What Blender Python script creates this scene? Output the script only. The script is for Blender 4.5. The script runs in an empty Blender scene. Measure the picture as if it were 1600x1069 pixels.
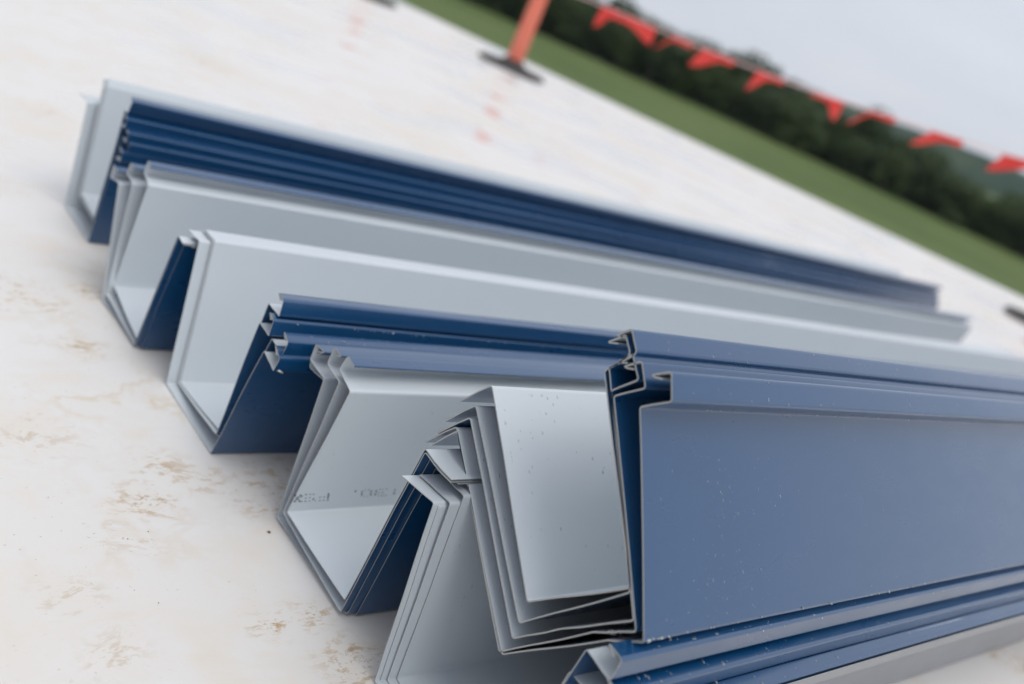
import bpy, math, random
from math import sin, cos, tan, pi, radians, sqrt, floor
from mathutils import Vector, Matrix, noise as mnoise

S = bpy.context.scene
COL = S.collection
R = random.Random(11)

# ------------------------------------------------------------------ camera
# world: x runs along the gutters, y across them (away from the photographer), z up, roof at z = 0
PITCH, ROLL, AZ, CAM_H = radians(19.049), radians(24.466), radians(43.613), 0.62
hd = Vector((cos(AZ), sin(AZ), 0)); rt = Vector((sin(AZ), -cos(AZ), 0)); up = Vector((0, 0, 1))
fw = hd * cos(PITCH) - up * sin(PITCH)
dn = -(up * cos(PITCH) + hd * sin(PITCH))
cx = rt * cos(ROLL) - dn * sin(ROLL)
cy = rt * sin(ROLL) + dn * cos(ROLL)
cam = bpy.data.cameras.new('camera')
cam.sensor_width = 36; cam.lens = 35.01; cam.clip_start = 0.02; cam.clip_end = 20000
cam.dof.use_dof = True; cam.dof.focus_distance = 0.90; cam.dof.aperture_fstop = 3.0
cam.dof.aperture_blades = 0
co = bpy.data.objects.new('camera', cam); COL.objects.link(co)
M = Matrix((cx, -cy, -fw)).transposed().to_4x4(); M.translation = Vector((0, 0, CAM_H))
co.matrix_world = M
S.camera = co

# ------------------------------------------------------------------ sky, sun, exposure
SUN_EL, SUN_AZ = radians(68), radians(272)      # azimuth measured from +x towards +y
W = bpy.data.worlds.new('World'); S.world = W; W.use_nodes = True
nt = W.node_tree; nt.nodes.clear()
def wn(t, **k):
    n = nt.nodes.new(t)
    for a, b in k.items(): setattr(n, a, b)
    return n
out = wn('ShaderNodeOutputWorld'); bg = wn('ShaderNodeBackground')
sky = wn('ShaderNodeTexSky', sky_type='NISHITA', sun_disc=False, sun_elevation=SUN_EL,
         sun_rotation=radians(90) - SUN_AZ, air_density=1.0, dust_density=3.0, ozone_density=1.0)
tc = wn('ShaderNodeTexCoord'); mp = wn('ShaderNodeMapping'); mp.inputs['Scale'].default_value = (1.0, 1.0, 5.0)
nz = wn('ShaderNodeTexNoise'); nz.inputs['Scale'].default_value = 2.2; nz.inputs['Detail'].default_value = 5; nz.inputs['Roughness'].default_value = .5
cr = wn('ShaderNodeValToRGB')
cr.color_ramp.elements[0].position = .34; cr.color_ramp.elements[0].color = (6.2, 6.65, 7.45, 1)
cr.color_ramp.elements[1].position = .66; cr.color_ramp.elements[1].color = (7.35, 7.55, 8.15, 1)
mx = wn('ShaderNodeMix', data_type='RGBA'); mx.inputs[0].default_value = .9
nt.links.new(tc.outputs['Generated'], mp.inputs[0]); nt.links.new(mp.outputs[0], nz.inputs['Vector'])
nt.links.new(nz.outputs[0], cr.inputs[0])
nt.links.new(sky.outputs[0], mx.inputs[6]); nt.links.new(cr.outputs[0], mx.inputs[7])
# an overcast sky is brighter overhead than at the horizon
sx = wn('ShaderNodeSeparateXYZ'); nt.links.new(tc.outputs['Generated'], sx.inputs[0])
gr = wn('ShaderNodeMapRange'); nt.links.new(sx.outputs[2], gr.inputs[0])
for i_, v_ in enumerate((0.0, 1.0, 1.10, 1.30)): gr.inputs[i_ + 1].default_value = v_
ml = wn('ShaderNodeVectorMath', operation='SCALE'); nt.links.new(mx.outputs[2], ml.inputs[0]); nt.links.new(gr.outputs[0], ml.inputs['Scale'])
nt.links.new(ml.outputs[0], bg.inputs[0]); bg.inputs[1].default_value = .1
nt.links.new(bg.outputs[0], out.inputs[0])

sl = bpy.data.lights.new('sun', 'SUN'); sl.energy = 1.15; sl.angle = radians(40); sl.color = (1, .97, .93)
so = bpy.data.objects.new('sun', sl); COL.objects.link(so)
sd = Vector((cos(SUN_EL) * cos(SUN_AZ), cos(SUN_EL) * sin(SUN_AZ), sin(SUN_EL)))
so.rotation_euler = sd.to_track_quat('Z', 'Y').to_euler()
so.location = sd * 50
S.view_settings.view_transform = 'Standard'; S.view_settings.look = 'None'
S.view_settings.exposure = 0.0; S.view_settings.gamma = 1.0; S.view_settings.use_curve_mapping = False
S.render.engine = 'CYCLES'

# ------------------------------------------------------------------ materials
class NT:
    def __init__(s, name):
        s.m = bpy.data.materials.new(name); s.m.use_nodes = True
        s.t = s.m.node_tree; s.b = s.t.nodes['Principled BSDF']; s.out = s.t.nodes['Material Output']
    def n(s, typ, ins=None, **k):
        q = s.t.nodes.new(typ)
        for a, b in k.items(): setattr(q, a, b)
        for a, b in (ins or {}).items(): s.set(q.inputs[a], b)
        return q
    def set(s, sock, v):
        if isinstance(v, bpy.types.NodeSocket): s.t.links.new(v, sock)
        else: sock.default_value = v
    def math(s, op, a, b=0.0, c=0.0, clamp=False):
        q = s.n('ShaderNodeMath', operation=op, use_clamp=clamp); s.set(q.inputs[0], a); s.set(q.inputs[1], b); s.set(q.inputs[2], c)
        return q.outputs[0]
    def noise(s, vec, scale, detail=3, rough=.5, dist=0.0):
        q = s.n('ShaderNodeTexNoise', {'Scale': scale, 'Detail': detail, 'Roughness': rough, 'Distortion': dist})
        s.set(q.inputs['Vector'], vec); return q.outputs[0]
    def rng(s, v, a, b, c=0.0, d=1.0):
        q = s.n('ShaderNodeMapRange'); q.interpolation_type = 'SMOOTHSTEP'
        for i, w in enumerate((v, a, b, c, d)): s.set(q.inputs[i], w)
        return q.outputs[0]
    def mix(s, f, a, b):
        q = s.n('ShaderNodeMix', data_type='RGBA'); s.set(q.inputs[0], f); s.set(q.inputs[6], a); s.set(q.inputs[7], b)
        return q.outputs[2]
    def mapping(s, vec, scale=(1, 1, 1), loc=(0, 0, 0)):
        q = s.n('ShaderNodeMapping'); s.set(q.inputs[0], vec); q.inputs['Scale'].default_value = scale; q.inputs['Location'].default_value = loc
        return q.outputs[0]
    def bump(s, h, strength, dist):
        q = s.n('ShaderNodeBump', {'Strength': strength, 'Distance': dist}); s.set(q.inputs['Height'], h)
        s.t.links.new(q.outputs[0], s.b.inputs['Normal'])
    def P(s, **k):
        for a, b in k.items(): s.set(s.b.inputs[a.replace('_', ' ')], b)

def C4(*c): return (c[0], c[1], c[2], 1)

def paint(name, col, rough, spec, scuff, dust, coat):
    q = NT(name); g = q.n('ShaderNodeNewGeometry').outputs['Position']
    n1 = q.noise(g, 9, 4, .6); n2 = q.noise(q.mapping(g, (3, 8, 8)), 5, 3, .5)
    sc = q.rng(q.noise(q.mapping(g, (14, 90, 90)), 4, 4, .7), .70, .74)         # fine lengthwise scuffs
    spk = q.rng(q.noise(g, 900, 1, .5), .74, .80)                               # dust specks
    c = q.mix(q.math('MULTIPLY', n1, .10), C4(*col), C4(col[0] * 1.5 + .01, col[1] * 1.4 + .01, col[2] * 1.3 + .01))
    c = q.mix(q.math('MULTIPLY', sc, scuff), c, C4(.55, .57, .60))
    c = q.mix(q.math('MULTIPLY', spk, dust), c, C4(.55, .55, .54))
    q.P(Base_Color=c, Roughness=q.rng(n2, .3, .7, rough - .02, rough + .05), Specular_IOR_Level=spec, Coat_Weight=coat, Coat_Roughness=.24, Coat_IOR=1.6)
    q.bump(q.noise(q.mapping(g, (1, 1, 1)), 2200, 2, .5), .03, .0003)
    return q.m
BLUE = paint('blue_coating', (.0026, .053, .148), .29, .55, .03, .22, .85)
GREY = paint('grey_back_coating', (.565, .61, .64), .34, .5, .02, .08, .5)
GALV = paint('galvanised_grey', (.27, .28, .30), .38, .5, .03, .1, .2)
EDGE = paint('cut_edge', (.33, .335, .33), .40, .5, .3, .2, 0)
EDGE.node_tree.nodes['Principled BSDF'].inputs['Metallic'].default_value = .35

q = NT('water')
tr = q.n('ShaderNodeBsdfTransparent'); gl = q.n('ShaderNodeBsdfGlossy'); gl.inputs['Roughness'].default_value = .06
rf = q.n('ShaderNodeBsdfDiffuse'); rf.inputs[0].default_value = C4(.92, .94, .97)    # pale diffuse colour stands in for light refracted through the bead
fr = q.n('ShaderNodeFresnel'); fr.inputs['IOR'].default_value = 1.45
m1 = q.n('ShaderNodeMixShader'); m1.inputs[0].default_value = .15; m2 = q.n('ShaderNodeMixShader')
q.t.links.new(tr.outputs[0], m1.inputs[1]); q.t.links.new(rf.outputs[0], m1.inputs[2])
q.t.links.new(fr.outputs[0], m2.inputs[0]); q.t.links.new(m1.outputs[0], m2.inputs[1]); q.t.links.new(gl.outputs[0], m2.inputs[2])
q.t.links.new(m2.outputs[0], q.out.inputs[0]); WATER = q.m
q = NT('metal_swarf'); q.P(Base_Color=C4(.62, .62, .60), Roughness=.35, Metallic=.5); SWARF = q.m
q = NT('printing_ink'); q.P(Base_Color=C4(.055, .06, .075), Roughness=.6); INK = q.m

def roof_mat():
    q = NT('roof_membrane'); g = q.n('ShaderNodeNewGeometry').outputs['Position']
    warp = q.noise(g, 6, 3, .6)
    gw = q.n('ShaderNodeVectorMath', operation='ADD'); q.set(gw.inputs[0], g)
    wv = q.n('ShaderNodeTexNoise', {'Scale': 14, 'Detail': 3}); q.set(wv.inputs['Vector'], g)
    sc = q.n('ShaderNodeVectorMath', operation='SCALE'); q.set(sc.inputs[0], wv.outputs[1]); sc.inputs['Scale'].default_value = .05
    q.t.links.new(sc.outputs[0], gw.inputs[1]); gv = gw.outputs[0]
    big = q.rng(q.noise(g, 1.7, 5, .6), .40, .68)
    mid = q.rng(q.noise(gv, 7.5, 6, .65), .47, .72)
    streak = q.rng(q.noise(q.mapping(g, (2.2, 7.0, 1)), 3.2, 5, .6, .8), .56, .74)
    c = q.mix(q.math('MULTIPLY', big, .50), C4(.735, .715, .69), C4(.69, .63, .545))
    c = q.mix(q.math('MULTIPLY', mid, .42), c, C4(.70, .61, .49))
    c = q.mix(q.math('MULTIPLY', streak, .26), c, C4(.66, .56, .43))
    # dried mud: thin tide-lines round puddle marks (ridges of a warped noise)
    rn = q.noise(gv, 11, 4, .55)
    rid = q.math('SUBTRACT', 1.0, q.math('MULTIPLY', q.math('ABSOLUTE', q.math('SUBTRACT', rn, .5)), 22), clamp=True)
    rid = q.math('MULTIPLY', rid, q.rng(q.noise(g, 3.1, 3, .5), .52, .66))
    c = q.mix(q.math('MULTIPLY', rid, .32), c, C4(.55, .40, .20))
    # particular mud stains that lie round the gutter ends
    blobs = [(.436, .800, .030, 1), (.478, .850, .035, .8), (.505, .833, .03, .8), (.461, 1.105, .028, .8), (.490, .603, .020, 1),
             (.538, .609, .026, .9), (.552, .540, .034, 1), (.575, .795, .05, .8), (.610, .83, .05, .6), (.518, 1.262, .026, 1),
             (.405, 1.25, .05, .7), (.45, 1.21, .03, .6), (1.612, .339, .03, .9), (1.65, .300, .04, .8), (.328, .668, .028, .45), (.342, .590, .028, .5), (1.35, 2.93, .10, .8),
             (.36, .91, .04, .5), (.70, .49, .05, .6), (.40, .735, .03, .4), (.64, 2.05, .06, .6), (.44, 1.62, .05, .6), (.55, 2.4, .07, .5)]
    tot = None
    for (x, y, r, st) in blobs:
        d = q.n('ShaderNodeVectorMath', operation='DISTANCE'); q.set(d.inputs[0], gv); d.inputs[1].default_value = (x + .025, y + .025, .025)
        v = q.rng(d.outputs['Value'], 0.0, r * 1.7, st, 0.0)
        tot = v if tot is None else q.math('MAXIMUM', tot, v)
    fil = q.rng(q.noise(q.mapping(gv, (1, 1.9, 1)), 44, 7, .74), .50, .60)
    bm = q.math('MULTIPLY', tot, fil)
    c = q.mix(q.math('MULTIPLY', tot, .13), c, C4(.66, .55, .38))
    c = q.mix(q.math('MULTIPLY', bm, .8), c, C4(.42, .26, .095))
    core = q.math('MULTIPLY', q.rng(tot, .55, .95), q.rng(q.noise(g, 210, 3, .6), .56, .66))
    c = q.mix(q.math('MULTIPLY', core, .4), c, C4(.13, .075, .03))
    sp = q.math('MULTIPLY', q.rng(q.noise(g, 190, 2, .5), .67, .74), q.rng(q.noise(g, 4.2, 3, .5), .42, .66))
    c = q.mix(q.math('MULTIPLY', sp, .45), c, C4(.34, .25, .13))
    wet = q.rng(q.noise(g, 1.9, 3, .5, .4), .50, .60)       # rain still standing in patches
    q.P(Base_Color=c, Roughness=q.rng(wet, 0, 1, .50, .13), Specular_IOR_Level=q.rng(wet, 0, 1, .35, .5))
    h = q.math('ADD', q.math('MULTIPLY', q.noise(g, 5, 3, .5), 1.0), q.math('MULTIPLY', q.noise(g, 700, 2, .5), .006))
    q.bump(h, .06, .02)
    return q.m
ROOF = roof_mat()

q = NT('field_grass'); g = q.n('ShaderNodeNewGeometry').outputs['Position']
c = q.mix(q.rng(q.noise(g, .06, 5, .6), .35, .65), C4(.088, .128, .034), C4(.125, .162, .050))
c = q.mix(q.math('MULTIPLY', q.noise(g, 3, 4, .7), .5), c, C4(.05, .085, .022))
q.P(Base_Color=c, Roughness=.9, Specular_IOR_Level=.2); GRASS = q.m
q = NT('hill_woodland'); g = q.n('ShaderNodeNewGeometry').outputs['Position']
c = q.mix(q.rng(q.noise(g, .02, 5, .7), .35, .65), C4(.022, .042, .026), C4(.045, .07, .035))
q.P(Base_Color=c, Roughness=.95, Specular_IOR_Level=.1); HILL = q.m
def leaf(name, a, b):
    q = NT(name); oi = q.n('ShaderNodeObjectInfo').outputs['Random']; g = q.n('ShaderNodeNewGeometry').outputs['Random Per Island']
    c = q.mix(g, C4(*a), C4(*b)); c = q.mix(q.math('MULTIPLY', oi, .8), c, C4(a[0] * .7, a[1] * .72, a[2] * .9))
    q.P(Base_Color=c, Roughness=.55, Specular_IOR_Level=.3, Subsurface_Weight=0.0)
    tr = q.n('ShaderNodeBsdfTranslucent'); q.set(tr.inputs[0], c); ms = q.n('ShaderNodeMixShader'); ms.inputs[0].default_value = .25
    q.t.links.new(q.b.outputs[0], ms.inputs[1]); q.t.links.new(tr.outputs[0], ms.inputs[2]); q.t.links.new(ms.outputs[0], q.out.inputs[0])
    return q.m
LEAF = leaf('leaves', (.034, .060, .014), (.092, .135, .034))
q = NT('bark'); g = q.n('ShaderNodeNewGeometry').outputs['Position']
q.P(Base_Color=q.mix(q.noise(q.mapping(g, (6, 6, 1)), 4, 4, .7), C4(.05, .038, .028), C4(.13, .105, .08)), Roughness=.9); BARK = q.m
q = NT('orange_plastic'); g = q.n('ShaderNodeNewGeometry').outputs['Position']
q.P(Base_Color=q.mix(q.math('MULTIPLY', q.noise(g, 9, 5, .7), .6), C4(.80, .155, .085), C4(.78, .30, .22)), Roughness=.5); ORANGE = q.m
q = NT('black_rubber'); g = q.n('ShaderNodeNewGeometry').outputs['Position']
q.P(Base_Color=q.mix(q.noise(g, 12, 5, .7), C4(.018, .018, .018), C4(.06, .055, .05)), Roughness=.75); RUBBER = q.m
q = NT('flag_vinyl'); q.P(Base_Color=C4(.92, .14, .12), Roughness=.45); 
tr = q.n('ShaderNodeBsdfTranslucent'); tr.inputs[0].default_value = C4(.94, .16, .14); ms = q.n('ShaderNodeMixShader'); ms.inputs[0].default_value = .5
q.t.links.new(q.b.outputs[0], ms.inputs[1]); q.t.links.new(tr.outputs[0], ms.inputs[2]); q.t.links.new(ms.outputs[0], q.out.inputs[0]); FLAG = q.m
q = NT('twisted_rope'); g = q.n('ShaderNodeTexCoord').outputs['Object']
wv = q.n('ShaderNodeTexWave', {'Scale': 30.0}); q.set(wv.inputs[0], g)
q.P(Base_Color=q.mix(wv.outputs[1], C4(.78, .38, .36), C4(.80, .70, .68)), Roughness=.8); ROPE = q.m
q = NT('concrete_wall'); g = q.n('ShaderNodeNewGeometry').outputs['Position']
q.P(Base_Color=q.mix(q.noise(g, 2, 5, .6), C4(.42, .41, .39), C4(.55, .54, .51)), Roughness=.85); WALL = q.m
q = NT('dirt_crumb'); q.P(Base_Color=C4(.045, .04, .035), Roughness=.9); CRUMB = q.m

# ------------------------------------------------------------------ helpers
def empty(name, loc, label, cat, group=None):
    o = bpy.data.objects.new(name, None); COL.objects.link(o); o.location = loc
    o.empty_display_size = .05; o['label'] = label; o['category'] = cat
    if group: o['group'] = group
    return o
def mesh(name, verts, faces, mats, parent=None, midx=None, smooth=None):
    me = bpy.data.meshes.new(name); me.from_pydata([tuple(v) for v in verts], [], faces)
    for m in mats: me.materials.append(m)
    if midx: me.polygons.foreach_set('material_index', midx)
    if smooth is not None:
        me.polygons.foreach_set('use_smooth', smooth if isinstance(smooth, list) else [smooth] * len(faces))
    me.update()
    o = bpy.data.objects.new(name, me); COL.objects.link(o)
    if parent: o.parent = parent
    return o
def struct(o): o['kind'] = 'structure'; return o

# ------------------------------------------------------------------ setting: roof, field, hills
GZ = -6.4
E0 = Vector((4.69, 7.26, 0)); ET = Vector((.5277, -.8494, 0)).normalized(); EN = Vector((-ET.y, ET.x, 0))
if EN.x < 0: EN = -EN
def rp(s, d): return E0 + ET * s + EN * d
cn = [rp(-30, 0), rp(24, 0), rp(24, -34), rp(-30, -34)]
def prism(name, c, z0, z1, mat):
    v = [Vector((p.x, p.y, z1)) for p in c] + [Vector((p.x, p.y, z0)) for p in c]
    f = [(0, 1, 2, 3), (7, 6, 5, 4)] + [(i, i + 4, (i + 1) % 4 + 4, (i + 1) % 4) for i in range(4)]
    return struct(mesh(name, v, f, [mat]))
if (cn[1] - cn[0]).cross(cn[2] - cn[1]).z < 0: cn.reverse()
prism('roof', cn, -.35, 0, ROOF)
ci = [p + (sum(cn, Vector()) / 4 - p).normalized() * .15 for p in cn]
prism('building_wall', ci, GZ - .5, -.36, WALL)
g = 9000
struct(mesh('ground', [(-g, -g, GZ), (g, -g, GZ), (g, g, GZ), (-g, g, GZ)], [(0, 1, 2, 3)], [GRASS]))
def hills():
    v, f = [], []; N, K = 220, 7
    for i in range(N):
        a = radians(-40 + 170 * i / (N - 1))
        el = .55 + .45 * mnoise.noise((a * 2.1, 3.3, 0)) + .30 * mnoise.noise((a * 6, 1.3, 0)) + .06 * mnoise.noise((a * 60, 7, 0))
        ad = math.degrees(a)
        el += .45 * math.exp(-((ad - 24) / 9) ** 2)
        top = 925 * tan(radians(max(el, .25))) + CAM_H
        for k in range(K):
            u = k / (K - 1); rr = 760 + 330 * u
            z = GZ - 1 + (top - GZ) * sin(min(u / .5, 1) * pi / 2) if u <= .5 else top - (top - GZ) * (u - .5) * 1.6
            v.append((rr * cos(a), rr * sin(a), z))
    for i in range(N - 1):
        for k in range(K - 1):
            f.append((i * K + k, i * K + k + 1, (i + 1) * K + k + 1, (i + 1) * K + k))
    return struct(mesh('hills', v, f, [HILL], smooth=True))
hills()

# ------------------------------------------------------------------ trees beyond the field
def crown_mesh(seed, h, w):
    r = random.Random(seed); v, f = [], []
    lobes = [(Vector((0, 0, h * .62)), Vector((w * .38, w * .38, h * .36)))]
    for i in range(12):
        a = r.uniform(0, 2 * pi); rr = w * r.uniform(.16, .38)
        lobes.append((Vector((rr * cos(a), rr * sin(a), h * (r.uniform(.06, .3) if i < 4 else r.uniform(.3, .82)))), Vector((w * r.uniform(.16, .27),) * 2 + (h * r.uniform(.10, .19),))))
    for i in range(2600):
        c, s = lobes[0] if i % 4 == 0 else r.choice(lobes)
        d = Vector((r.gauss(0, 1), r.gauss(0, 1), r.gauss(0, 1))).normalized() * (r.random() ** .35)
        p = c + Vector((d.x * s.x, d.y * s.y, d.z * s.z)); p.z = max(p.z, .25)
        n = (d + Vector((r.gauss(0, .6), r.gauss(0, .6), r.gauss(0, .6) + .3))).normalized()
        t = n.orthogonal().normalized(); b = n.cross(t); ang = r.uniform(0, pi); t, b = t * cos(ang) + b * sin(ang), b * cos(ang) - t * sin(ang)
        z = r.uniform(.18, .38); k = len(v)
        v += [p - t * z, p - b * z * .55 + n * .05, p + t * z, p + b * z * .55 - n * .05]; f.append((k, k + 1, k + 2, k + 3))
    return v, f
def trunk_mesh(seed, h):
    r = random.Random(seed + 99); v, f = [], []
    def limb(pts, rad):
        k0 = len(v)
        for p, q_ in zip(pts, rad):
            for j in range(7): v.append(p + Vector((cos(j * 2 * pi / 7), sin(j * 2 * pi / 7), 0)) * q_)
        for i in range(len(pts) - 1):
            for j in range(7): f.append((k0 + i * 7 + j, k0 + i * 7 + (j + 1) % 7, k0 + i * 7 + 7 + (j + 1) % 7, k0 + i * 7 + 7 + j))
    limb([Vector((0, 0, -.2)), Vector((.05, .03, h * .25)), Vector((-.05, .1, h * .55)), Vector((.05, 0, h * .85))], [.24, .18, .11, .03])
    for i in range(6):
        a = r.uniform(0, 2 * pi); z = h * r.uniform(.25, .6); l = h * r.uniform(.16, .28)
        d = Vector((cos(a), sin(a), .8)); limb([Vector((0, 0, z)), Vector((0, 0, z)) + d * l * .5, Vector((0, 0, z)) + d * l], [.08, .05, .015])
    return v, f
TV = []
for i, (h, w) in enumerate([(8.6, 7.5), (7.4, 7.8), (9.6, 7.0), (6.6, 6.6), (8.0, 9.0)]):
    a, b = crown_mesh(i * 7 + 3, h, w), trunk_mesh(i, h)
    mc = bpy.data.meshes.new('crown'); mc.from_pydata([tuple(p) for p in a[0]], [], a[1]); mc.materials.append(LEAF)
    mt = bpy.data.meshes.new('trunk'); mt.from_pydata([tuple(p) for p in b[0]], [], b[1]); mt.materials.append(BARK)
    TV.append((mt, mc))
def tree(a, d, k, sc, label, group):
    e = empty('tree', (d * cos(a), d * sin(a), GZ), label, 'tree', group)
    e.rotation_euler.z = R.uniform(0, 6.28); e.scale = (sc * R.uniform(.9, 1.15), sc * R.uniform(.9, 1.15), sc)
    for nm, me in zip(('trunk', 'crown'), TV[k]):
        o = bpy.data.objects.new(nm, me); COL.objects.link(o); o.parent = e
for row, (d0, n, lab, grp) in enumerate([(150, 46, 'dense dark green tree in the front row of the far tree line', 'front row of the far tree line'),
                                          (157, 40, 'tall green tree behind the front row of the far tree line', 'back row of the far tree line')]):
    for i in range(n):
        a = radians(14 + 48 * (i + R.uniform(-.25, .25) + .5 * row) / (n - 1))
        tree(a, d0 + R.uniform(-2, 2.5), R.randrange(5), R.uniform(.62, 1.0) if row == 0 else R.uniform(.78, 1.14), lab, grp)

for i in range(64):
    a = radians(14 + 48 * (i + R.uniform(-.3, .3)) / 63); d = 153.5 + R.uniform(-1, 1.5)
    e = empty('shrub', (d * cos(a), d * sin(a), GZ), 'low green shrub filling the foot of the far tree line', 'shrub', 'shrubs at the foot of the far tree line')
    e.rotation_euler.z = R.uniform(0, 6.28); w_ = R.uniform(.75, 1.05); e.scale = (w_, w_, R.uniform(.34, .55))
    for nm, me in zip(('stem', 'foliage'), TV[R.choice((1, 3, 4))]):
        o = bpy.data.objects.new(nm, me); COL.objects.link(o); o.parent = e

# ------------------------------------------------------------------ warning line: posts, rope, flags
def lathe(prof, n=28):
    v, f = [], []
    for (r, z) in prof:
        for j in range(n): v.append((r * cos(2 * pi * j / n), r * sin(2 * pi * j / n), z))
    for i in range(len(prof) - 1):
        for j in range(n): f.append((i * n + j, i * n + (j + 1) % n, (i + 1) * n + (j + 1) % n, (i + 1) * n + j))
    return v, f
def tube(pts, r, n=8):
    v, f = [], []
    for i, p in enumerate(pts):
        t = (pts[min(i + 1, len(pts) - 1)] - pts[max(i - 1, 0)]).normalized(); a = t.orthogonal().normalized(); b = t.cross(a)
        for j in range(n): v.append(p + (a * cos(2 * pi * j / n) + b * sin(2 * pi * j / n)) * r)
    for i in range(len(pts) - 1):
        for j in range(n): f.append((i * n + j, i * n + (j + 1) % n, (i + 1) * n + (j + 1) % n, (i + 1) * n + j))
    return v, f
POST = [('rubber_base', lathe([(.0, .0), (.245, 0), (.25, .006), (.235, .026), (.12, .036), (.075, .055), (.07, .07), (0, .07)], 10), RUBBER, False),
        ('tube', lathe([(.058, .05), (.056, .09), (.053, .30), (.050, .75), (.047, .92), (.040, .96), (.0, .965)]), ORANGE, True),
        ('handle', tube([Vector((.03 * cos(a) * 1.2, 0, .955 + .06 * sin(a))) for a in [pi * i / 10 for i in range(11)]], .011), ORANGE, True)]
POST_ME = []
for nm, (v, f), m, sm in POST:
    me = bpy.data.meshes.new(nm); me.from_pydata([tuple(p) for p in v], [], f); me.materials.append(m)
    me.polygons.foreach_set('use_smooth', [sm] * len(f)); POST_ME.append((nm, me))
PA, PB, PC = Vector((4.522, 5.387, .001)), Vector((4.096, 6.742, .001)), Vector((6.249, 2.083, .001))
for p, lab in ((PA, 'orange delineator post on black rubber base where the red flag line starts'),
               (PB, 'orange delineator post at the roof edge with no flag line on it'),
               (PC, 'orange delineator post on black rubber base beside the far gutter ends')):
    e = empty('delineator_post', p, lab, 'safety post', 'orange delineator posts along the roof edge')
    e.rotation_euler.z = R.uniform(0, 3)
    for nm, me in POST_ME:
        o = bpy.data.objects.new(nm, me); COL.objects.link(o); o.parent = e
AC = (PC - PA); LAC = AC.length; ta = AC.normalized()
RZ = [(0, .60), (.486, .625), (1.0, .632), (1.6, .655), (2.0, .68), (2.35, .72), (2.7, .755), (3.13, .80), (3.45, .87), (LAC, .94)]
def rope_z(s):
    for (a, za), (b, zb) in zip(RZ, RZ[1:]):
        if s <= b: u = (s - a) / (b - a); return za + (zb - za) * u
    return RZ[-1][1]
def rope_pt(s):
    z = sum(rope_z(min(max(s + k * .06, 0), LAC)) for k in range(-3, 4)) / 7
    return Vector((PA.x + ta.x * s, PA.y + ta.y * s, z))
sp = .055
v, f = tube([rope_pt(sp + (LAC - 2 * sp) * i / 60) for i in range(61)], .005)
o = mesh('warning_rope', v, f, [ROPE], smooth=True); o['label'] = 'thin red and white rope strung between orange posts with red flags'; o['category'] = 'rope'
for k, s in enumerate([.50, .72, 1.02, 1.27, 1.62, 2.02, 2.34, 2.72, 3.14]):
    v, f = [], []; w = R.uniform(.11, .23); hl = R.uniform(.10, .15); hr = R.uniform(.03, .052); ph = R.uniform(0, 6); tw = R.uniform(.35, .95); lean = R.uniform(.0, .11)
    nn = Vector((-ta.y, ta.x, 0)); NU, NV = 9, 7; o3 = rope_pt(s)
    for i in range(NU):
        for j in range(NV):
            u = i / (NU - 1); t = j / (NV - 1); b = rope_pt(s + (u - .5) * w)
            u0 = u if k % 4 != 1 else 1 - u; uu = min(u0 / tw, 1.0); L_ = hl + (hr - hl) * uu * uu * (3 - 2 * uu)
            p = b + Vector((0, 0, -L_ * t)) - ta * (lean * t * (1 - u)) + nn * (.035 * t * sin(ph + 6 * u + 2 * t) + .007)
            v.append(p - o3)
    for i in range(NU - 1):
        for j in range(NV - 1):
            f.append((i * NV + j, i * NV + j + 1, (i + 1) * NV + j + 1, (i + 1) * NV + j))
    o = mesh('warning_flag', v, f, [FLAG], smooth=True); o.location = o3
    md = o.modifiers.new('thickness', 'SOLIDIFY'); md.thickness = .0012
    o['label'] = 'small red plastic flag hanging from the warning rope'; o['category'] = 'flag'; o['group'] = 'red flags on the warning rope'

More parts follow.
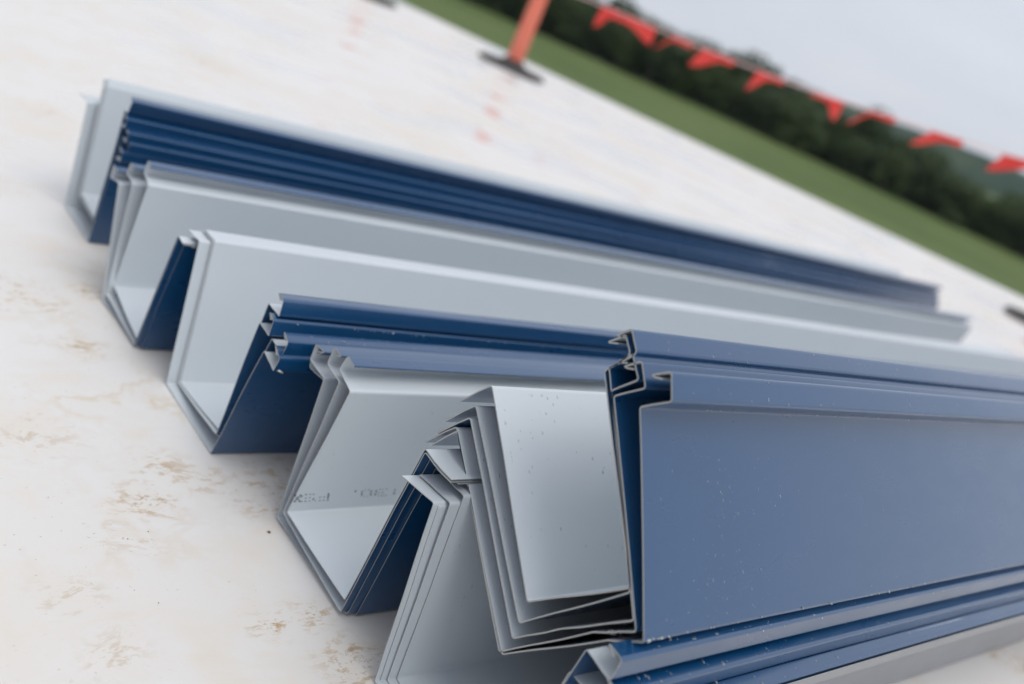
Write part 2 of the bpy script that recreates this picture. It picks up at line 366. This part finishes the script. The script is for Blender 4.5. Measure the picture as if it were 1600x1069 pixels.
# ------------------------------------------------------------------ folded metal gutters
def disp(sid, seg, s, x):
    return 1.0 * mnoise.noise((x * 2.1 + sid * 3.7, seg * 5.1, s * 1.3)) + .35 * mnoise.noise((x * 7 + sid, seg * 2.2, s * 2.5))
class Sheet: pass
SHEETS = {}
def sheet(key, pts, segs, xL, xR, length, yaw, label, group, t=.0010, amp=.0022, outer=None, rad=.0028):
    sid = ('S1', 'S2', 'S3', 'S4', 'S5', 'T_').index(key[:2]); n = len(pts)     # nested sheets bow together
    P = [Vector((p[0], p[1])) for p in pts]
    seq = []                                            # (point, segment index, s along segment, normal)
    def nrm(d): return Vector((-d.y, d.x))
    ins = [P[0]]; outs = []
    for i in range(1, n - 1):
        d0 = (P[i] - P[i - 1]); d1 = (P[i + 1] - P[i]); l0, l1 = d0.length, d1.length; d0 = d0 / l0; d1 = d1 / l1
        cr_ = d0.x * d1.y - d0.y * d1.x; an = math.atan2(cr_, d0.dot(d1))
        r = rad if segs[i] not in ('hem_return',) else .0016
        cut = min(r * abs(tan(an / 2)), .38 * min(l0, l1))
        outs.append((i, cut, an, d0, d1))
    start = P[0]; 
    for i in range(n - 1):
        d = (P[i + 1] - P[i]); L_ = d.length; d = d / L_
        e_cut = outs[i][1] if i < n - 2 else 0.0
        s_cut = outs[i - 1][1] if i > 0 else 0.0
        a = P[i] + d * s_cut; b = P[i + 1] - d * e_cut
        m = 6 if L_ > .08 else (3 if L_ > .025 else 1)
        for k in range(m + 1):
            u = k / m; s_abs = (s_cut + (L_ - s_cut - e_cut) * u) / L_
            seq.append((a.lerp(b, u), i, s_abs, nrm(d)))
        if i < n - 2:
            _, cut, an, d0, d1 = outs[i]
            c0 = b; c1 = P[i + 1] + d1 * cut
            na = max(2, int(abs(an) / .35))
            for k in range(1, na):
                u = k / na; q0 = c0.lerp(P[i + 1], u); q1 = P[i + 1].lerp(c1, u)
                th = an * u; dd = Vector((d0.x * cos(th) - d0.y * sin(th), d0.x * sin(th) + d0.y * cos(th)))
                seq.append((q0.lerp(q1, u), i, 1.0, nrm(dd)))
    yl, yr = P[0].x, P[0].x
    yl = max(p.x for p in P); yr = min(p.x for p in P)
    yc = sum(p.x for p in P) / n; zc = min(p.y for p in P); xm = (xL + xR) / 2
    root = empty('gutter_section', (xm, yc, zc), label, 'gutter', group)
    NS = 34; ty = tan(yaw); xf = xm + length
    def pos(p, nv, side, s, seg, k):
        u = (k / (NS - 1)) ** 1.35
        xn = xL + (xR - xL) * (yl - p.x) / (yl - yr)
        x = xn + (xf - xn) * u
        wgt = sin(pi * min(max(s, 0), 1))
        q_ = p + nv * (side * t / 2 + amp * wgt * disp(sid, seg, s, x))
        bow = .005 * mnoise.noise((x * .9, sid * 4.4, 2.0)) * min((x - xm + .04) * 3, 1)
        return Vector((x - xm, q_.x + ty * (x - xm) + bow - yc, q_.y - zc))
    sh = Sheet(); sh.root = root; sh.parts = {}; sh.args = (P, xL, xR, yl, yr, yaw, t, amp, sid, xm, yc, zc, xf, segs)
    SHEETS[key] = sh
    for si, nm in enumerate(segs):
        idx = [j for j, q_ in enumerate(seq) if q_[1] == si]
        if si < len(segs) - 1: idx.append(idx[-1] + 1)
        v, f, mi, sm = [], [], [], []
        m = len(idx)
        for side in (1, -1):
            for k in range(NS):
                for j in idx:
                    p, sg, s, nv = seq[j]; v.append(pos(p, nv, side, s, sg, k))
        def vi(side, k, j): return (0 if side > 0 else NS * m) + k * m + j
        for k in range(NS - 1):
            for j in range(m - 1):
                f.append((vi(1, k, j), vi(1, k, j + 1), vi(1, k + 1, j + 1), vi(1, k + 1, j))); mi.append(0); sm.append(True)
                f.append((vi(-1, k, j), vi(-1, k + 1, j), vi(-1, k + 1, j + 1), vi(-1, k, j + 1))); mi.append(1); sm.append(True)
        def cap(loop):                                   # separate verts so shading stays crisp
            b0 = len(v); v.extend([v[i] for i in loop]); f.append(tuple(range(b0, b0 + 4))); mi.append(2); sm.append(False)
        for j in range(m - 1):
            cap((vi(1, 0, j), vi(-1, 0, j), vi(-1, 0, j + 1), vi(1, 0, j + 1)))
            cap((vi(1, NS - 1, j), vi(1, NS - 1, j + 1), vi(-1, NS - 1, j + 1), vi(-1, NS - 1, j)))
        if si == 0:
            for k in range(NS - 1): cap((vi(1, k, 0), vi(1, k + 1, 0), vi(-1, k + 1, 0), vi(-1, k, 0)))
        if si == len(segs) - 1:
            for k in range(NS - 1): cap((vi(1, k, m - 1), vi(-1, k, m - 1), vi(-1, k + 1, m - 1), vi(1, k + 1, m - 1)))
        par = root
        if nm == 'hem_return': par = sh.parts['hem'] if 'hem' in sh.parts else root
        o = mesh(nm, v, f, [(outer or BLUE), GREY, EDGE], par, mi, sm)
        sh.parts[nm] = o
        if nm == 'hem' and 'hem_return' in sh.parts: sh.parts['hem_return'].parent = o
    return sh
def surf(sh, seg, s, x, side):
    """point on a sheet's face, in the local space of its root, with normal"""
    P, xL, xR, yl, yr, yaw, t, amp, sid, xm, yc, zc, xf, segs = sh.args
    i = segs.index(seg); p = P[i].lerp(P[i + 1], s); d = (P[i + 1] - P[i]).normalized(); n = Vector((-d.y, d.x))
    q_ = p + n * (side * t / 2 + amp * sin(pi * s) * disp(sid, i, s, x))
    bow = .005 * mnoise.noise((x * .9, sid * 4.4, 2.0)) * min((x - xm + .04) * 3, 1)
    return Vector((x - xm, q_.x + tan(yaw) * (x - xm) + bow - yc, q_.y - zc)), Vector((0, n.x, n.y)) * side, Vector((0, d.x, d.y))

QR = ['flange', 'back_wall', 'base', 'front_wall', 'ledge', 'lip', 'hem', 'hem_return']        # plain wall left, hemmed wall right
QL = ['hem_return', 'hem', 'lip', 'ledge', 'front_wall', 'base', 'back_wall', 'flange']
def ret(T, H, k=.55, off=.0042):
    T, H = Vector(T), Vector(H); d = (T - H)
    c1 = H + d * k + Vector((0, -off)); return (c1.x, c1.y)
def qr(tip, c, bL, bR, Wt, F, T, H): return [tip, c, bL, bR, Wt, F, T, H, ret(T, H)]
def ql(H, T, F, Wt, bL, bR, c, tip): return [ret(T, H), H, T, F, Wt, bL, bR, c, tip]

D = radians
# farthest stack
G = 'gutter sections in the farthest stack'
yw = D(1.8)
for i, (p, xL, xR, ln) in enumerate([
    (qr((1.6313, .1713), (1.587, .1735), (1.5664, .0015), (1.4344, .0015), (1.4225, .1495), (1.404, .1475), (1.402, .164), (1.418, .167)), .560, .560, 2.90),
    (qr((1.5895, .2140), (1.582, .2015), (1.560, .026), (1.437, .030), (1.425, .1645), (1.403, .1625), (1.401, .179), (1.417, .182)), .575, .566, 2.90),
    (qr((1.5885, .2150), (1.581, .2030), (1.5585, .028), (1.4387, .033), (1.428, .1785), (1.407, .1765), (1.405, .193), (1.421, .196)), .577, .562, 2.88),
    (qr((1.5875, .2160), (1.580, .2045), (1.557, .030), (1.4404, .036), (1.434, .1965), (1.417, .194), (1.415, .2105), (1.431, .2135)), .579, .558, 2.89),
    (qr((1.5865, .2175), (1.579, .2060), (1.5555, .032), (1.4425, .039), (1.4445, .216), (1.429, .2145), (1.417, .2370), (1.433, .2395)), .581, .560, 2.88)]):
    lab = ['outermost gutter of the farthest stack, its base on the roof', 'second gutter from the bottom in the farthest stack',
           'middle gutter of five nested in the farthest stack', 'fourth gutter up in the farthest stack, just under the topmost one',
           'topmost gutter of the farthest stack with a dark blue lip'][i]
    sheet('S1_%d' % i, p, QR, xL, xR, ln, yw, 'blue and grey ' + lab, G)
# second stack
G = 'gutter sections in the second stack from the far end'
yw = D(1.8)
for i, (p, xL, xR, lab) in enumerate([
    (ql((1.2955, .1700), (1.3121, .1735), (1.3117, .1540), (1.2852, .1579), (1.2395, .0020), (1.1105, .0020), (1.084, .1730), (1.066, .1720)), .517, .538, 'outermost of three nested gutters with grey kinked walls, next to the farthest stack'),
    (ql((1.2650, .1880), (1.2808, .1915), (1.2855, .1735), (1.2585, .1702), (1.2410, .0120), (1.1125, .0060), (1.0855, .1745), (1.067, .1735)), .526, .527, 'middle of three nested gutters with grey kinked walls, next to the farthest stack'),
    (ql((1.2345, .2045), (1.2512, .2090), (1.2537, .1890), (1.2266, .1842), (1.2438, .0248), (1.1145, .0150), (1.0870, .1760), (1.068, .1750)), .535, .525, 'innermost of three nested gutters, broad grey wall facing out, next to the farthest stack')]):
    sheet('S2_%d' % i, p, QL, xL, xR, 2.83, yw, lab, G)
# third stack
G = 'gutter sections in the middle stack'
yw = D(.6)
for i, (p, xL, xR, lab) in enumerate([
    (qr((1.0946, .1826), (1.0596, .1850), (1.0266, .0015), (.8764, .0015), (.8443, .1582), (.8147, .1505), (.8117, .1676), (.8294, .1757)), .540, .540, 'outermost gutter of the middle stack, resting on the roof, lowest of its blue hems'),
    (qr((1.0935, .1842), (1.0582, .1866), (1.0252, .0034), (.8790, .0200), (.8480, .1720), (.8165, .1690), (.8149, .1866), (.8310, .1915)), .557, .545, 'gutter of the middle stack whose blue hem is second from the bottom'),
    (qr((1.0922, .1858), (1.0568, .1882), (1.0238, .0052), (.8835, .0230), (.8752, .1764), (.8456, .1753), (.8478, .1940), (.8620, .1968)), .558, .540, 'gutter of the middle stack whose blue hem is second from the top'),
    (qr((1.0910, .1874), (1.0554, .1898), (1.0225, .0068), (.8870, .0255), (.8798, .1985), (.8485, .1980), (.8521, .2165), (.8683, .2180)), .559, .546, 'innermost gutter of the middle stack with the topmost blue hem')]):
    sheet('S3_%d' % i, p, QR, xL, xR, 3.62, yw, lab, G)
# fourth stack
G = 'gutter sections in the stack with printed lettering'
yw = D(1.2)
for i, (p, xL, xR, lab) in enumerate([
    (ql((.7870, .1905), (.8037, .1893), (.7994, .1671), (.7704, .1690), (.7560, .0016), (.5962, .0016), (.5780, .2062), (.5360, .2050)), .570, .588, 'outermost of four nested gutters beside the middle stack, set back at its blue side'),
    (ql((.7773, .1969), (.7967, .1973), (.7971, .1772), (.7638, .1744), (.7535, .0034), (.5978, .0034), (.5796, .2080), (.5362, .2070)), .566, .576, 'second of four nested gutters beside the middle stack, counted from outside'),
    (ql((.7472, .2104), (.7647, .2118), (.7666, .1912), (.7363, .1873), (.7440, .0173), (.5994, .0060), (.5812, .2098), (.5364, .2090)), .566, .566, 'third of four nested gutters beside the middle stack, counted from outside'),
    (ql((.7215, .2140), (.7382, .2173), (.7442, .1985), (.7142, .1901), (.7379, .0226), (.6008, .0204), (.5830, .2124), (.5366, .2114)), .566, .566, 'innermost of four nested gutters, dotted black lettering printed on its grey wall')]):
    sheet('S4_%d' % i, p, QL, xL, xR, 3.04, yw, lab, G)
# fifth stack, nearest on the roof
G = 'gutter sections in the stack under the tilted stack'
yw = D(-.3)
QR0 = QR[:6]
sheet('S5_g', [(.5780, .1828), (.5328, .1872), (.5100, .0012), (.3480, .0012), (.3385, .1480), (.2895, .1470), (.2862, .1640)], QR0, .556, .584, 3.05, yw,
      'outermost gutter below the tilted stack, plain grey on its outside wall and lip', G, outer=GALV)
for i, (p, xL, xR, lab) in enumerate([
    (qr((.5800, .1845), (.5340, .1890), (.5115, .0028), (.3500, .0028), (.3415, .1510), (.2915, .1500), (.2885, .1665), (.3045, .1710)), .550, .581, 'gutter below the tilted stack with the lowest blue hem'),
    (qr((.5767, .1875), (.5287, .1922), (.5085, .0042), (.3520, .0042), (.3460, .1700), (.3040, .1690), (.3005, .1900), (.3180, .1925)), .567, .575, 'gutter below the tilted stack with the middle blue hem'),
    (qr((.5755, .1945), (.5280, .2000), (.5068, .0058), (.3540, .0058), (.3385, .2005), (.3078, .1990), (.3069, .2195), (.3252, .2200)), .583, .565, 'innermost gutter below the tilted stack, its blue hem right under the tilted blue wall')]):
    sheet('S5_%d' % i, p, QR, xL, xR, 3.05, yw, lab, G)
# tilted stack on top
G = 'gutter sections in the tilted stack on top'
yw = D(-.35)
TQ = ['flange', 'back_wall', 'base', 'base_fold', 'front_wall', 'ledge', 'lip', 'hem', 'hem_return']
tl = dict(
 a=[(.5889, .2604), (.5606, .2950), (.4213, .1711), (.3432, .2525), (.4535, .3792), (.4360, .4026), (.4504, .4157), (.4613, .4037)],
 b=[(.5963, .2335), (.5684, .2690), (.4190, .1503), (.3415, .2500), (.4561, .3742), (.4411, .3989), (.4532, .4090), (.4667, .3941)],
 c=[(.5992, .2182), (.5685, .2559), (.4176, .1346), (.3810, .1784), (.3275, .2346), (.4417, .3651), (.4230, .3865), (.4389, .4002), (.4486, .3871)],
 d=[(.6094, .2015), (.5795, .2386), (.4236, .1144), (.3535, .2001), (.3211, .2295), (.4372, .3631), (.4138, .3849), (.4281, .4002), (.4422, .3868)],
 e=[(.5994, .2050), (.5766, .2360), (.4200, .1150), (.3384, .2056), (.3114, .2280), (.4107, .3703), (.3876, .3898), (.3998, .4083), (.4157, .3956)])
lb = dict(a='innermost gutter of the tilted stack, wide grey wall dotted with rain', b='second gutter from inside in the tilted stack, hem tip showing under the topmost hem',
          c='middle gutter of five in the tilted stack', d='gutter of the tilted stack just inside the broad blue outer wall',
          e='outermost gutter of the tilted stack with a broad blue wall dotted with rain')
for k in 'abcde':
    p = tl[k]; T, H = p[-2], p[-1]
    tv, hv = Vector(T), Vector(H); dv = tv - hv; pv = Vector((dv.y, -dv.x)).normalized()
    if pv.y > 0: pv = -pv
    r_ = hv + dv * .55 + pv * .0045
    sheet('T_' + k, p + [(r_.x, r_.y)], TQ if len(p) == 9 else QR, .588, .588, 3.05, yw, lb[k], G, t=.0013, amp=.0016, rad=.0032)

# ------------------------------------------------------------------ rain drops, swarf, lettering
def drops(sh, seg, side, n, srange, xfun, rr, seed, name='rain_drops', mat=WATER, part=None):
    r = random.Random(seed); v, f = [], []; NA, NB = 8, 3
    for _ in range(n):
        s = r.uniform(*srange); x = xfun(r)
        c, nn, dd = surf(sh, seg, s, x, side)
        if abs(nn.z) < .995: dsl = (Vector((0, 0, -1)) - nn * (-nn.z)).normalized()
        else: dsl = Vector((1, 0, 0))
        ax = nn.cross(dsl); rad = min(rr[1], rr[0] * (r.random() ** -.45)); el = r.uniform(1.1, 2.0); hh = rad * r.uniform(.45, .7)
        k0 = len(v)
        for b in range(NB):
            th = b / NB * pi / 2
            for a in range(NA):
                an = 2 * pi * a / NA; ru = rad * cos(th)
                along = cos(an) * ru * el * (1.25 if cos(an) < 0 else .95)
                v.append(c + dsl * along + ax * sin(an) * ru + nn * (hh * sin(th) - .00005))
        v.append(c + nn * hh)
        for b in range(NB - 1):
            for a in range(NA): f.append((k0 + b * NA + a, k0 + b * NA + (a + 1) % NA, k0 + (b + 1) * NA + (a + 1) % NA, k0 + (b + 1) * NA + a))
        for a in range(NA): f.append((k0 + (NB - 1) * NA + a, k0 + (NB - 1) * NA + (a + 1) % NA, k0 + NB * NA))
    o = mesh(name, v, f, [mat], part or sh.parts[seg], smooth=True); o['kind'] = 'stuff'
    return o
A_, E_ = SHEETS['T_a'], SHEETS['T_e']
drops(A_, 'back_wall', -1, 31, (.03, .42), lambda r: .592 + abs(r.gauss(0, .07)), (.0005, .0012), 1)
drops(A_, 'back_wall', -1, 18, (.3, .97), lambda r: .592 + r.uniform(0, .16), (.0005, .0012), 2)
drops(SHEETS['T_b'], 'back_wall', -1, 18, (.02, .8), lambda r: .592 + r.uniform(0, .04), (.0006, .0014), 3)
drops(SHEETS['T_c'], 'back_wall', -1, 11, (.02, .8), lambda r: .591 + r.uniform(0, .02), (.0006, .0012), 4)
drops(E_, 'front_wall', 1, 117, (.05, .8), lambda r: .70 + r.gauss(0, .045), (.00030, .0009), 5)
drops(E_, 'front_wall', 1, 49, (.05, .95), lambda r: .62 + r.uniform(0, .7), (.0003, .0009), 6)
drops(E_, 'lip', 1, 27, (.1, .9), lambda r: .61 + r.uniform(0, .9), (.0004, .001), 7)
drops(A_, 'lip', 1, 40, (.05, .95), lambda r: .61 + r.uniform(0, .9), (.0004, .001), 8)
for k, (nn_, sd_) in enumerate((('S5_0', 9), ('S5_1', 10), ('S5_2', 11))):
    drops(SHEETS[nn_], 'hem', 1, 80, (.05, .9), lambda r: .60 + r.random() ** 1.3 * 1.1, (.0005, .0014), sd_)
drops(SHEETS['S4_3'], 'front_wall', -1, 22, (.05, .95), lambda r: .58 + r.uniform(0, .25), (.0004, .001), 12)
drops(SHEETS['S3_1'], 'hem', 1, 60, (.05, .9), lambda r: .57 + r.uniform(0, .5), (.0005, .001), 13)
drops(SHEETS['S5_2'], 'back_wall', -1, 20, (.05, .7), lambda r: .59 + r.uniform(0, .07), (.0004, .001), 14)

def swarf(sh, seg, s, side, n, xfun, seed, size=.004):
    r = random.Random(seed); v, f = [], []
    for _ in range(n):
        x = xfun(r); c, nn, dd = surf(sh, seg, s, x, side); L_ = size * r.uniform(.3, 1.2); w = r.uniform(.0003, .0009)
        d0 = Vector((r.uniform(.4, 1) * r.choice((-1, 1)), r.gauss(0, .3), r.gauss(0, .3) - .15)).normalized(); k0 = len(v); p = c - nn * .0002
        for j in range(5):
            v += [p - nn * w * .5 + dd * w, p + nn * w * .8 - dd * w]; d0 = (d0 + Vector((r.gauss(0, .35), r.gauss(0, .35), r.gauss(0, .35)))).normalized(); p = p + d0 * L_ / 4
        for j in range(4): f.append((k0 + 2 * j, k0 + 2 * j + 1, k0 + 2 * j + 3, k0 + 2 * j + 2))
    o = mesh('swarf', v, f, [SWARF], sh.parts[seg], smooth=True); o['kind'] = 'stuff'
    md = o.modifiers.new('thickness', 'SOLIDIFY'); md.thickness = .0003
swarf(E_, 'front_wall', .006, 1, 26, lambda r: .592 + r.random() ** 2 * .5, 21, .0022)
swarf(E_, 'ledge', .1, 1, 10, lambda r: .62 + r.random() * .5, 22, .0018)
swarf(SHEETS['S3_0'], 'lip', .1, 1, 2, lambda r: .541 + r.random() * .004, 23, .006)
swarf(SHEETS['S3_2'], 'lip', .9, 1, 24, lambda r: .56 + r.random() * .45, 24, .002)
swarf(SHEETS['S5_2'], 'lip', .9, 1, 12, lambda r: .62 + r.random() * .6, 25, .0018)
swarf(SHEETS['T_d'], 'base_fold', .4, 1, 12, lambda r: .589 + r.random() * .01, 26, .004)

# dot-matrix lettering ":30. FSX", printed upside down along the foot of the grey wall
FONT = {':': ['0', '1', '1', '0', '1', '1', '0'], '.': ['0', '0', '0', '0', '0', '1', '1'],
        '3': ['1110', '0001', '0001', '0110', '0001', '0001', '1110'], '0': ['0110', '1001', '1001', '1001', '1001', '1001', '0110'],
        'F': ['1111', '1000', '1000', '1110', '1000', '1000', '1000'], 'S': ['0111', '1000', '1000', '0110', '0001', '0001', '1110'],
        'X': ['1001', '1001', '0110', '0110', '0110', '1001', '1001']}
def lettering(sh):
    P, xL, xR, yl, yr, yaw, t, amp, sid, xm, yc, zc, xf, segs = sh.args
    i = segs.index('front_wall'); Lw = (P[i + 1] - P[i]).length
    def dot(v, f, x, h, r):
        s = 1 - h / Lw; c, nn, dd = surf(sh, 'front_wall', s, x, -1); k = len(v); c = c + nn * .00012
        ax = Vector((1, 0, 0))
        for a in range(7): v.append(c + (ax * cos(a * 2 * pi / 7) * 1.25 + dd * sin(a * 2 * pi / 7)) * r)
        f.append(tuple(range(k, k + 7)) if nn.dot((v[k + 1] - v[k]).cross(v[k + 2] - v[k])) > 0 else tuple(range(k + 6, k - 1, -1)))
    # rotated by half a turn: the first character is farthest along x
    for ch, x1, w in ((':', .6990, .0012), ('3', .6870, .0145), ('0', .6660, .0125), ('.', .6440, .0012), ('F', .6100, .0155), ('S', .5915, .0150), ('X', .5745, .0060)):
        g_ = FONT[ch]; nc = len(g_[0]); v, f = [], []
        for rI in range(7):
            for cI in range(nc):
                if g_[rI][cI] == '1':
                    x = x1 - (w * cI / max(nc - 1, 1)) - (.0006 * rI); h = .0155 + rI * .0017 + (.0025 if ch in ':30.' else 0)
                    dot(v, f, x + R.gauss(0, .00015), h + R.gauss(0, .00012), .00078 * R.uniform(.8, 1.15))
                    if R.random() < .6: dot(v, f, x + .0012, h, .00060)
        mesh('printed_character', v, f, [INK], sh.parts['front_wall'])
lettering(SHEETS['S4_3'])

# grit on the membrane
def grit():
    r = random.Random(5)
    for k in range(12):
        x, y = (.55, .733) if k == 0 else (r.uniform(.25, .62), r.uniform(.5, 1.5))
        sz = .0021 if k == 0 else r.uniform(.0004, .0010); v, f = [], []
        for (a, b, c) in ((1, 0, .3), (.2, .9, .25), (-.9, .3, .3), (-.4, -.9, .2), (.6, -.7, .3), (.1, .1, 1)): v.append(Vector((a * r.uniform(.7, 1.2), b * r.uniform(.7, 1.2), c)) * sz)
        for a in range(5): f.append((a, (a + 1) % 5, 5))
        f.append((4, 3, 2, 1, 0)); o = mesh('dirt_crumb', v, f, [CRUMB]); o.location = (x, y, .0002 + sz * .0)
        o['label'] = 'dark crumb lying on the membrane beside the lettered stack' if k == 0 else 'tiny dark crumb of grit lying on the white roof membrane'
        o['category'] = 'grit'; o['group'] = 'crumbs of grit on the roof'
grit()

# ------------------------------------------------------------------ air between here and the hills
def haze():
    v = [(x, y, z) for x in (-120, 1250) for y in (-700, 1250) for z in (GZ - 1.5, 60)]
    f = [(0, 1, 3, 2), (4, 6, 7, 5), (0, 4, 5, 1), (2, 3, 7, 6), (0, 2, 6, 4), (1, 5, 7, 3)]
    m = bpy.data.materials.new('haze'); m.use_nodes = True; t_ = m.node_tree; t_.nodes.clear()
    o_ = t_.nodes.new('ShaderNodeOutputMaterial'); pv = t_.nodes.new('ShaderNodeVolumePrincipled')
    pv.inputs['Color'].default_value = (.78, .89, 1.0, 1); pv.inputs['Density'].default_value = .00010; pv.inputs['Anisotropy'].default_value = 0.0
    t_.links.new(pv.outputs[0], o_.inputs['Volume'])
    o = mesh('haze', v, f, [m]); o['kind'] = 'stuff'; o['label'] = 'thin bluish haze over the distant hills'; o['category'] = 'haze'
haze()
